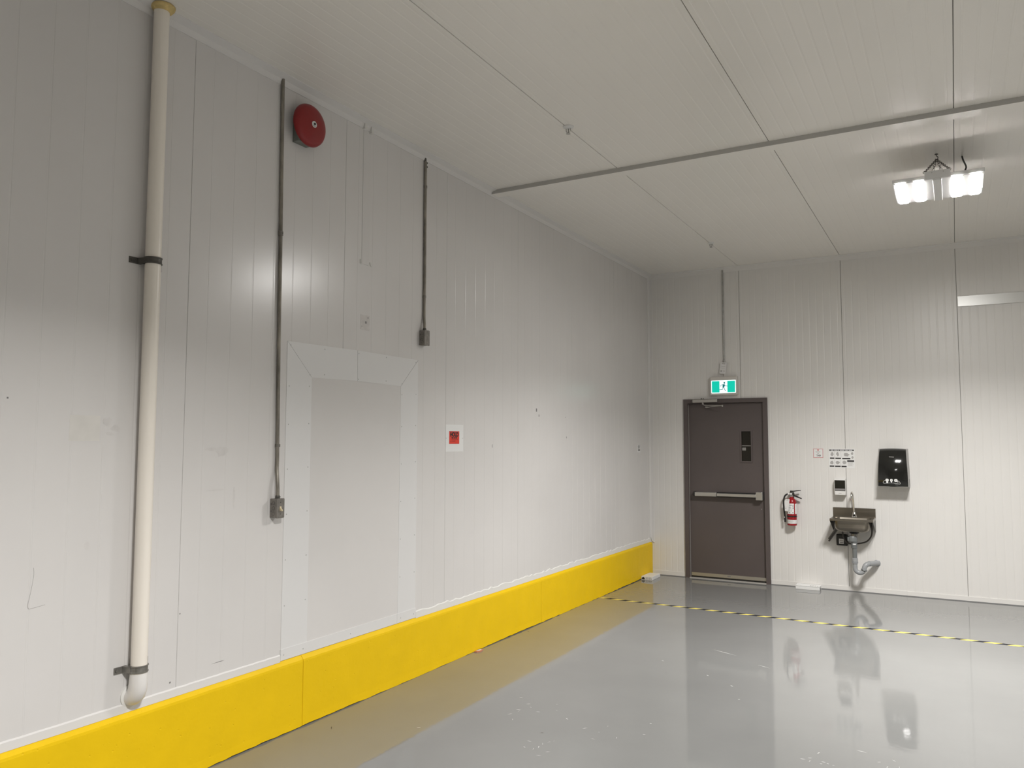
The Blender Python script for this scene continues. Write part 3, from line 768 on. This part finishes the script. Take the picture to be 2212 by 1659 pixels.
hp = thing('handwash_poster', (2.264, D, 1.37), 'white hand washing instruction poster with black captions above the sink', 'poster')
px0, px1, pz0, pz1 = 2.130, 2.400, 1.366, 1.585
obj('sheet', rect_b(px0, px1, pz0, pz1, 0.0, 0.001), 'paper_bright', hp)
def pw(u0, u1, v0, v1):   # u, v in crop units 0..1 over the poster
    W, Hh = 0.258, 0.205
    return rect_b(2.135+u0*W, 2.135+u1*W, 1.578-v1*Hh, 1.578-v0*Hh, 0.001, 0.0015)
hd = obj('title_bar', pw(0.0, 1.0, 0.02, 0.095), 'print_black', hp)
fine('title_lettering', join(*[rect_b(2.135+0.258*a, 2.135+0.258*b, 1.5645, 1.5705, 0.0015, 0.0018) for a, b in ((0.06, 0.17), (0.20, 0.33), (0.345, 0.40), (0.43, 0.62), (0.65, 0.76), (0.79, 0.94))]), 'paper_bright', hd)
for a in ((0.02, 0.20, 0.46, 0.535), (0.24, 0.47, 0.465, 0.54), (0.52, 0.85, 0.475, 0.55), (0.0, 0.19, 0.90, 0.975), (0.22, 0.45, 0.905, 0.98), (0.48, 0.69, 0.91, 0.985), (0.72, 1.0, 0.60, 0.69)):
    obj('caption_bar', pw(*a), 'print_black', hp)
multi('panel_line', [pw(0.205, 0.211, 0.12, 0.45), pw(0.475, 0.481, 0.12, 0.46), pw(0.195, 0.201, 0.58, 0.88), pw(0.455, 0.461, 0.58, 0.89)], 'print_grey', hp)
def blob(cu, cv, ru, rv, k):
    W, Hh = 0.258, 0.205
    rng = random.Random(k)
    return prism([(2.135+(cu+ru*math.cos(t)*rng.uniform(0.6, 1.0))*W, 1.578-(cv+rv*math.sin(t)*rng.uniform(0.6, 1.0))*Hh) for t in [2*PI*i/11 for i in range(11)]], 'xz', D-0.0015, D-0.001)
for k, a in enumerate(((0.11, 0.28, 0.075, 0.13), (0.34, 0.27, 0.07, 0.14), (0.70, 0.30, 0.14, 0.12), (0.93, 0.24, 0.06, 0.10), (0.94, 0.45, 0.06, 0.09), (0.09, 0.74, 0.08, 0.12), (0.33, 0.74, 0.10, 0.11), (0.60, 0.73, 0.11, 0.12))):
    hb = obj('hand_picture', blob(*a, k), 'print_grey', hp)
fine('small_print', join(*[pw(0.74, 0.74+w, 0.72+i*0.045, 0.735+i*0.045) for i, w in enumerate((0.22, 0.20, 0.24, 0.18, 0.22))]), 'print_grey', hp)

# ---------------------------------------------------------------- dispensers
sp = thing('soap_dispenser', (2.245, D, 1.06), 'small white soap dispenser with dark window above the sink', 'dispenser')
obj('body', prism([(D, 1.062), (D-0.075, 1.066), (D-0.088, 1.074), (D-0.095, 1.112), (D-0.095, 1.215), (D-0.082, 1.238), (D-0.060, 1.248), (D, 1.248)], 'yz', 2.190, 2.304), 'plastic_white', sp)
obj('dark_window', bbox(2.193, 2.303, D-0.099, D-0.085, 1.113, 1.232, 0.003), 'smoke_window', sp)
obj('fill_band', rect_b(2.197, 2.300, 1.118, 1.140, 0.099, 0.0995), 'print_midgrey', sp)
obj('push_front', bbox(2.194, 2.302, D-0.102, D-0.06, 1.068, 1.110, 0.004), 'plastic_white', sp)
obj('brand_strip', rect_b(2.232, 2.264, 1.086, 1.090, 0.102, 0.1025), 'print_grey', sp)

td = thing('towel_dispenser', (2.795, D, 1.165), 'black glossy paper towel dispenser with white hand symbols', 'towel dispenser')
prof = [(0.010, 1.580), (0.060, 1.586), (0.105, 1.576), (0.140, 1.545), (0.172, 1.49), (0.195, 1.42), (0.208, 1.34), (0.212, 1.26), (0.208, 1.20), (0.200, 1.182)]
def shell(x0, x1, o_in, taper):
    V, F = [], []
    n = 9
    rows = prof
    for (o, z) in rows:
        hw = (x1-x0)/2 - taper*max(0, (z-1.30))
        for k in range(n):
            t = -1 + 2*k/(n-1)
            V.append(((x0+x1)/2 + hw*t, D-o*(1.0-0.10*t*t) , z + 0.006*(1-t*t)*(1 if z > 1.5 else 0)))
    for i in range(len(rows)-1):
        for k in range(n-1):
            F.append((i*n+k, i*n+k+1, (i+1)*n+k+1, (i+1)*n+k))
    return V, F
XA, XB = 2.648, 2.938
obj('cover', shell(XA, XB, 0, 0.055), 'black_gloss', td, smooth=True)
for xs, nm in ((XA, -1), (XB, 1)):
    V = []
    for (o, z) in prof:
        x = (XA+XB)/2 + nm*((XB-XA)/2 - 0.055*max(0, z-1.30))
        V.append((x, D-o*0.90, z))
    for (o, z) in reversed(prof):
        x = (XA+XB)/2 + nm*((XB-XA)/2 + 0.012 - 0.035*max(0, z-1.30))
        V.append((x, D, z))
    n = len(prof)
    F = [(i, i+1, 2*n-2-i, 2*n-1-i) for i in range(n-1)]
    sdp = obj('side_panel', (V, F), 'plastic_grey', td)
    if nm == 1:
        obj('key_slot', prism([(D-0.06, 1.19), (D-0.05, 1.185), (D-0.045, 1.23), (D-0.055, 1.262), (D-0.065, 1.25)], 'yz', XB+0.004, XB+0.0095), 'black', sdp)
obj('base_tray', prism([(D, 1.168), (D-0.195, 1.178), (D-0.200, 1.184), (D, 1.184)], 'yz', XA-0.008, XB+0.008), 'plastic_grey', td)
obj('top_panel', prism([(D, 1.560), (D, 1.582), (D-0.03, 1.586), (D-0.03, 1.560)], 'yz', XA+0.02, XB-0.02), 'plastic_grey', td)
obj('latch_groove', prism([(2.760, 1.497), (2.806, 1.495), (2.808, 1.500), (2.760, 1.502)], 'xz', D-0.176, D-0.165), 'plastic_grey', td)
yo = D-0.2135
sg = obj('hand_symbols', join(prism(rr_poly(2.722, 2.752, 1.236, 1.266, 0.010, 3), 'xz', yo, yo+0.004), prism(rr_poly(2.766, 2.792, 1.236, 1.264, 0.009, 3), 'xz', yo, yo+0.004), prism(rr_poly(2.806, 2.838, 1.234, 1.264, 0.011, 3), 'xz', yo, yo+0.004),
                          prism([(2.730, 1.236), (2.748, 1.236), (2.745, 1.218), (2.728, 1.220)], 'xz', yo, yo+0.004), prism([(2.772, 1.236), (2.786, 1.236), (2.780, 1.224)], 'xz', yo, yo+0.004), prism([(2.826, 1.236), (2.838, 1.240), (2.848, 1.228)], 'xz', yo, yo+0.004)), 'paper_bright', td)
obj('symbol_outline', tube(smooth_path([(2.745, yo, 1.252), (2.712, yo, 1.246), (2.698, yo, 1.226), (2.706, yo, 1.216), (2.740, yo, 1.218), (2.790, yo, 1.221), (2.840, yo, 1.214), (2.862, yo, 1.214), (2.864, yo, 1.224), (2.848, yo, 1.242), (2.828, yo, 1.254)], 4), 0.0016, 5), 'paper_bright', sg)
fine('symbol_eyes', join(*[rect_b(x-0.005, x+0.005, 1.250, 1.254, 0.2135, 0.2145) for x in (2.736, 2.779, 2.822)]), 'print_midgrey', sg)

# ---------------------------------------------------------------- hand wash sink
SX0, SX1, SZ = 2.160, 2.597, 0.826
sk = thing('hand_sink', (2.379, D, 0.25), 'wall-hung stainless steel hand sink with gooseneck faucet and grey trap', 'sink')
obj('backsplash', join(rect_b(SX0, SX1, SZ-0.012, 0.924, 0.0, 0.012), rect_b(SX0, SX1, 0.918, 0.924, 0.0, 0.018)), 'steel', sk)
def loop(x0, x1, o0, o1, z, r, n=5):
    return [(u, D-v, z) for u, v in rr_poly(x0, x1, o0, o1, r, n)]
def loft(loops, cap=True):
    k = len(loops[0])
    V = [p for l in loops for p in l]
    F = [(i*k+j, i*k+(j+1) % k, (i+1)*k+(j+1) % k, (i+1)*k+j) for i in range(len(loops)-1) for j in range(k)]
    if cap:
        F.append(tuple(range((len(loops)-1)*k, len(loops)*k)))
    return V, F
obj('bowl', loft([loop(SX0, SX1, 0.010, 0.335, 0.800, 0.012), loop(SX0, SX1, 0.010, 0.337, SZ-0.003, 0.012), loop(SX0+0.004, SX1-0.004, 0.012, 0.333, SZ, 0.012), loop(SX0+0.030, SX1-0.030, 0.075, 0.305, SZ-0.003, 0.045),
                  loop(SX0+0.036, SX1-0.036, 0.080, 0.300, SZ-0.010, 0.050), loop(SX0+0.042, SX1-0.042, 0.086, 0.296, 0.735, 0.055), loop(SX0+0.052, SX1-0.052, 0.096, 0.286, 0.700, 0.060), loop(SX0+0.075, SX1-0.075, 0.118, 0.264, 0.682, 0.060), loop(SX0+0.15, SX1-0.15, 0.16, 0.23, 0.678, 0.03)]), 'steel', sk, smooth='auto')
for x0 in (SX0+0.001, SX1-0.004):
    obj('side_bracket', prism([(D-0.332, 0.802), (D-0.010, 0.802), (D-0.002, 0.802), (D-0.002, 0.672), (D-0.05, 0.672)], 'yz', x0, x0+0.003), 'steel_dark', sk)
fa = obj('faucet', tube(smooth_path([(2.383, D-0.050, 0.87), (2.380, D-0.050, 0.93), (2.376, D-0.052, 1.02), (2.373, D-0.060, 1.065), (2.372, D-0.085, 1.098), (2.372, D-0.120, 1.104), (2.372, D-0.150, 1.090), (2.372, D-0.166, 1.055), (2.372, D-0.170, 1.030)], 5), 0.0105, 12), 'chrome', sk, smooth=True)
obj('faucet_base', lathe([(0.032, 0.826), (0.031, 0.834), (0.026, 0.850), (0.020, 0.872), (0.013, 0.885)], (2.384, D-0.050, 0), 'z', 20), 'chrome', fa, smooth='auto')
obj('sensor', lathe([(0.013, -0.027), (0.010, -0.031), (0.0, -0.032)], (2.384, D-0.050, 0.846), 'y', 14), 'black_gloss', fa)
obj('spout_tip', lathe([(0.012, 1.018), (0.012, 1.034)], (2.372, D-0.170, 0), 'z', 12), 'chrome', fa)
tx, ty = 2.391, D-0.185
dr = obj('drain_tailpiece', join(lathe([(0.050, 0.672), (0.046, 0.660), (0.030, 0.656), (0.026, 0.635)], (tx, ty, 0), 'z', 20)), 'black', sk)
obj('drain_nut', lathe([(0.030, 0.628), (0.034, 0.630), (0.034, 0.654), (0.030, 0.656)], (tx, ty, 0), 'z', 8), 'clamp_light', dr)
obj('drain_body', join(lathe([(0.040, 0.572), (0.046, 0.575), (0.046, 0.618), (0.038, 0.632)], (tx-0.016, ty, 0), 'z', 20), bbox(tx-0.068, tx-0.02, ty-0.03, ty+0.03, 0.575, 0.622, 0.006)), 'abs_grey', sk, smooth='auto')
obj('drain_reducer', lathe([(0.030, 0.500), (0.032, 0.505), (0.032, 0.560), (0.040, 0.575)], (tx-0.004, ty, 0), 'z', 20), 'abs_grey', sk, smooth='auto')
obj('print_band', lathe([(0.0325, 0.540), (0.0325, 0.553)], (tx-0.004, ty, 0), 'z', 8, -1.9, -0.8), 'paper', sk)
obj('drain_pipe', tube([(tx, ty, 0.51), (tx, ty, 0.36)], 0.0245, 18), 'abs_grey', sk, smooth='auto')
obj('trap_coupling', join(lathe([(0.0245, 0.352), (0.030, 0.355), (0.030, 0.392), (0.0245, 0.396)], (tx, ty, 0), 'z', 20), lathe([(0.0245, 0.336), (0.031, 0.338), (0.031, 0.350), (0.0245, 0.352)], (tx, ty, 0), 'z', 20)), 'abs_light', sk, smooth='auto')
tp = []
R0 = 0.046
for k in range(13):
    a = PI + PI*0.82*k/12
    tp.append((tx+R0+R0*math.cos(a), ty, 0.285+R0*math.sin(a)))
trap = [(tx, ty, 0.345), (tx, ty, 0.31)] + tp
obj('trap_bend', tube(trap, 0.0245, 18), 'abs_light', sk, smooth='auto')
e = tp[-1]
arm0 = (e[0]+0.004, ty+0.002, e[2]+0.014)
obj('trap_riser', tube(smooth_path([e, arm0, (e[0]+0.010, ty+0.004, e[2]+0.040), (e[0]+0.024, ty+0.012, e[2]+0.064), (e[0]+0.046, ty+0.03, e[2]+0.076), (e[0]+0.062, ty+0.05, e[2]+0.077)], 5), 0.026, 18), 'abs_light', sk, smooth='auto')
obj('trap_arm', tube(smooth_path([(e[0]+0.052, ty+0.037, e[2]+0.077), (e[0]+0.080, ty+0.075, e[2]+0.076), (e[0]+0.106, ty+0.118, e[2]+0.074), (e[0]+0.118, ty+0.155, e[2]+0.072), (e[0]+0.120, D, e[2]+0.070)], 5), 0.0285, 18), 'abs_light', sk, smooth='auto')
obj('trap_nut', torus((e[0]+0.004, ty+0.001, e[2]+0.012), 0.027, 0.007, (0.25, 0, 1), 18, 6), 'abs_grey', sk)
obj('wall_flange', lathe([(0.036, 0.0), (0.036, -0.008), (0.029, -0.012)], (e[0]+0.120, D, e[2]+0.070), 'y', 20), 'abs_light', sk)
obj('supply_hose', tube(smooth_path([(2.262, D-0.10, 0.69), (2.266, D-0.09, 0.62), (2.285, D-0.075, 0.565), (2.325, D-0.07, 0.535), (2.42, D-0.07, 0.540), (2.50, D-0.07, 0.565), (2.548, D-0.07, 0.62), (2.562, D-0.08, 0.69), (2.555, D-0.09, 0.78)], 5), 0.0085, 10), 'hose_dark', sk, smooth=True)
obj('support_rod', tube([(2.215, D-0.21, 0.715), (2.112, D-0.045, 0.575)], 0.010, 8), 'hose_dark', sk)
obj('support_rod', tube([(2.225, D-0.18, 0.70), (2.108, D-0.008, 0.545)], 0.010, 8), 'hose_dark', sk)

cb = thing('control_box', (2.247, D, 0.50), 'small black control box with white label on the wall under the sink', 'control box')
obj('case', bbox(2.189, 2.306, D-0.052, D, 0.503, 0.628, 0.010, 3), 'black', cb)
cl2 = obj('label', rect_b(2.217, 2.267, 0.524, 0.580, 0.052, 0.0528), 'paper', cb)
fine('label_print', join(rect_b(2.223, 2.261, 0.558, 0.562, 0.0528, 0.0532), rect_b(2.223, 2.255, 0.566, 0.569, 0.0528, 0.0532), rect_b(2.228, 2.262, 0.532, 0.542, 0.0528, 0.0532), rect_b(2.223, 2.262, 0.549, 0.552, 0.0528, 0.0532)), 'print_midgrey', cl2)

# ---------------------------------------------------------------- bait stations and floor things
b1 = thing('bait_station', (0.095, 9.38, 0.0), 'flat white pest bait box with dark entry hole beside end of yellow kerb', 'bait box', 'bait boxes along the walls')
obj('box', bbox(0.028, 0.166, 9.240, 9.535, 0.0, 0.042, 0.003), 'paper_bright', b1)
obj('entry_hole', prism([(0.053+0.020*math.cos(a), 0.006+0.026*math.sin(a)) for a in [PI*k/10 for k in range(11)]], 'xz', 9.2392, 9.242), 'black', b1)
fine('print', join(*[box(0.085+0.020*i, 0.085+0.020*i+0.013, 9.2393, 9.242, 0.010, 0.018) for i in range(4)], *[box(0.083+0.04*i, 0.083+0.04*i+0.032, 9.2393, 9.242, 0.026, 0.029) for i in range(2)]), 'print_midgrey', b1)
b2 = thing('bait_station', (1.884, 9.60, 0.0), 'long white pest bait box lying on the floor below the fire extinguisher', 'bait box', 'bait boxes along the walls')
obj('box', bbox(1.756, 2.012, 9.535, 9.668, 0.0, 0.034, 0.003), 'paper_bright', b2)
obj('lid', bbox(1.755, 2.013, 9.534, 9.669, 0.036, 0.042, 0.002), 'paper_bright', b2)
fine('print', join(*[box(1.905+0.025*i, 1.905+0.025*i+0.014, 9.56, 9.59, 0.042, 0.0424) for i in range(4)]), 'print_grey', b2)
bx2 = obj('entry_hole', prism([(9.60+0.018*math.cos(a), 0.004+0.022*math.sin(a)) for a in [PI*k/8 for k in range(9)]], 'yz', 2.011, 2.0128), 'black', b2)

ft = thing('floor_tape', (3.0, 7.85, 0.0), 'yellow and black striped hazard tape line across the floor', 'floor tape')
TA, TB = Vector((0.024, 7.965)), Vector((XR-0.1, 7.62))
Lt = (TB-TA).length
td_ = (TB-TA)/Lt
tn = Vector((-td_.y, td_.x))
def tape_poly(s0, s1, z):
    w, k = 0.0235, 0.055
    P = [(s0-k/2, -w), (s1-k/2, -w), (s1+k/2, w), (s0+k/2, w)]
    return ([tuple(TA + td_*max(0, min(Lt, s)) + tn*v) + (zz,) for zz in (0.0, z) for s, v in P], [(0, 1, 2, 3), (7, 6, 5, 4), (0, 4, 5, 1), (1, 5, 6, 2), (2, 6, 7, 3), (3, 7, 4, 0)])
s0 = 0.0
i = 0
while s0 < Lt:
    obj('stripe', tape_poly(s0, min(Lt, s0+0.0845), 0.0006), 'tape_yellow' if i % 2 == 0 else 'tape_black', ft)
    s0 += 0.0845
    i += 1

ch = thing('floor_chip', (0.045, 5.47, 0.0), 'small orange chip of debris lying against the yellow kerb', 'debris')
obj('chip', prism([(0.028, 5.43), (0.05, 5.435), (0.066, 5.47), (0.055, 5.52), (0.036, 5.51), (0.030, 5.47)], 'xy', 0.0, 0.008), 'chip_orange', ch)
obj('chip_flake', prism([(0.035, 5.45), (0.05, 5.46), (0.052, 5.50), (0.040, 5.49)], 'xy', 0.008, 0.012), 'caulk', ch)

# ---------------------------------------------------------------- ceiling sprinklers
def sprinkler(x, y, label):
    t = thing('sprinkler', (x, y, H), label, 'sprinkler', 'ceiling sprinklers along the first seam')
    obj('escutcheon', lathe([(0.038, 0.0), (0.036, -0.006), (0.020, -0.014), (0.014, -0.015)], (x, y, H), 'z', 24), 'lamp_white', t, smooth='auto')
    fr = obj('yoke', join(tube([(x-0.016, y, H-0.010), (x-0.016, y, H-0.030), (x-0.004, y, H-0.048)], 0.003, 6), tube([(x+0.016, y, H-0.010), (x+0.016, y, H-0.030), (x+0.004, y, H-0.048)], 0.003, 6)), 'alu', t)
    obj('bulb', tube([(x, y, H-0.012), (x, y, H-0.046)], 0.003, 8), 'clamp_light', t)
    obj('deflector', lathe([(0.015, -0.050), (0.015, -0.052), (0.0, -0.053)], (x, y, H), 'z', 14), 'alu', t)
    return t
sprinkler(1.168, 4.77, 'nearer small white sprinkler head in the ceiling seam')
sprinkler(1.168, 8.38, 'farther small sprinkler head in the ceiling seam close to the back wall')

# ---------------------------------------------------------------- chain-hung high-bay fixtures
LXc, LYc = 3.3465, 6.565
def light_fixture(label):
    t = thing('hanging_light', (LXc, LYc, H), label, 'ceiling light', 'chain-hung lights in one row')
    zb = H-0.262
    hou = obj('housing', join(bbox(3.265, 3.428, 6.290, 6.840, zb, H-0.205, 0.003), bbox(3.056, 3.266, 6.290, 6.840, zb, zb+0.028, 0.003), bbox(3.427, 3.637, 6.290, 6.840, zb, zb+0.028, 0.003)), 'lamp_white', t)
    for x in (3.312, 3.386):
        obj('screw', lathe([(0.005, 0.0), (0.004, -0.002), (0.0, -0.003)], (x, 6.290, H-0.218), 'y', 8), 'screw_grey', hou)
    obj('reflector', rect_xy(3.060, 3.633, 6.294, 6.836, zb-0.004, zb), 'reflector', t)
    obj('ballast_cover', bbox(3.316, 3.373, 6.292, 6.838, zb-0.014, zb, 0.003), 'lamp_white', t)
    for x0, x1 in ((3.069, 3.147), (3.187, 3.265), (3.428, 3.506), (3.546, 3.624)):
        n, m = 4, 14
        V, F = [], []
        for j in range(m+1):
            v = j/m
            yy = 6.288 + (6.842-6.288)*v
            e_ = min(v, 1-v)*2
            k = (1-(1-min(1, e_*3))**2)**0.5
            for i_ in range(n+1):
                u = i_/n
                a = PI*u
                V.append(((x0+x1)/2 - (x1-x0)/2*math.cos(a)*(1-0.30*(1-min(1, e_*5))**2), yy, zb-0.0045 - 0.005*math.sin(a)*k))
        F = [(j*(n+1)+i_, j*(n+1)+i_+1, (j+1)*(n+1)+i_+1, (j+1)*(n+1)+i_) for j in range(m) for i_ in range(n)]
        F += [tuple(range(n+1)), tuple(range(m*(n+1), (m+1)*(n+1)))]
        ln = obj('lens', (V, F), 'lens', t, smooth='auto')
        ld = bpy.data.lights.new('beam', 'AREA')
        ld.shape = 'RECTANGLE'
        ld.size, ld.size_y = x1-x0-0.01, 0.53
        ld.energy = BEAM_POWER
        ld.spread = math.radians(BEAM_SPREAD)
        ld.color = (1.0, 0.98, 0.955)
        lo = bpy.data.objects.new('beam', ld)
        COL.objects.link(lo)
        lo.parent = t
        lo.location = ((x0+x1)/2-LXc, 0.0, zb-0.016-H)
    apex = Vector((3.3435, LYc, H-0.040))
    hk = obj('ceiling_hook', join(tube(smooth_path([(3.3435, LYc, H), (3.3435, LYc, H-0.014), (3.352, LYc, H-0.022), (3.352, LYc, H-0.034), (3.3435, LYc, H-0.040), (3.336, LYc, H-0.034)], 4), 0.0028, 6), lathe([(0.012, 0.0), (0.012, -0.003), (0.0, -0.004)], (3.3435, LYc, H), 'z', 12)), 'clamp_metal', t)
    for ex_, ey_ in ((3.266, 6.315), (3.424, 6.315), (3.266, 6.815), (3.424, 6.815)):
        end = Vector((ex_, ey_, H-0.203))
        dv = end-apex
        L_ = dv.length
        nl = int(L_/0.021)
        dn = dv.normalized()
        side = dn.cross(Vector((0, 0, 1))).normalized()
        up = dn.cross(side)
        parts = [torus(apex + dv*((q+0.5)/nl), 0.0085, 0.0018, (side if q % 2 else up), 10, 5, 1.5, dn) for q in range(nl)]
        parts.append(torus(end, 0.009, 0.0016, (0, 1, 0), 12, 5))
        obj('chain', join(*parts), 'clamp_metal', t)
    obj('power_cord', tube(smooth_path([(3.511, 6.712, H), (3.516, 6.66, H-0.045), (3.526, 6.60, H-0.095), (3.531, 6.545, H-0.135), (3.526, 6.50, H-0.165), (3.51, 6.47, H-0.215), (3.50, 6.46, H-0.235)], 5), 0.0062, 8), 'black', t, smooth=True)
    return t
def rect_xy(x0, x1, y0, y1, z0, z1):
    return box(x0, x1, y0, y1, z0, z1)
lamp = light_fixture('bright four-lens light hanging on chains from the ceiling near the back wall')

def copy_tree(o, parent=None):
    c = o.copy()
    COL.objects.link(c)
    c.parent = parent
    for chd in list(o.children):
        copy_tree(chd, c)
    return c
l2 = copy_tree(lamp)
l2['label'] = 'second chain-hung light overhead near the viewpoint, hanging askew'
l2.location = (3.3465, 1.25, H)
TILT = math.radians(18.5)
l2.rotation_euler = (0.0, -TILT, 0.0)
for c in l2.children:
    if c.type == 'LIGHT':
        c.rotation_euler = (0.0, TILT, 0.0)
        c.data = c.data.copy()
        c.data.energy = BEAM_POWER*1.45
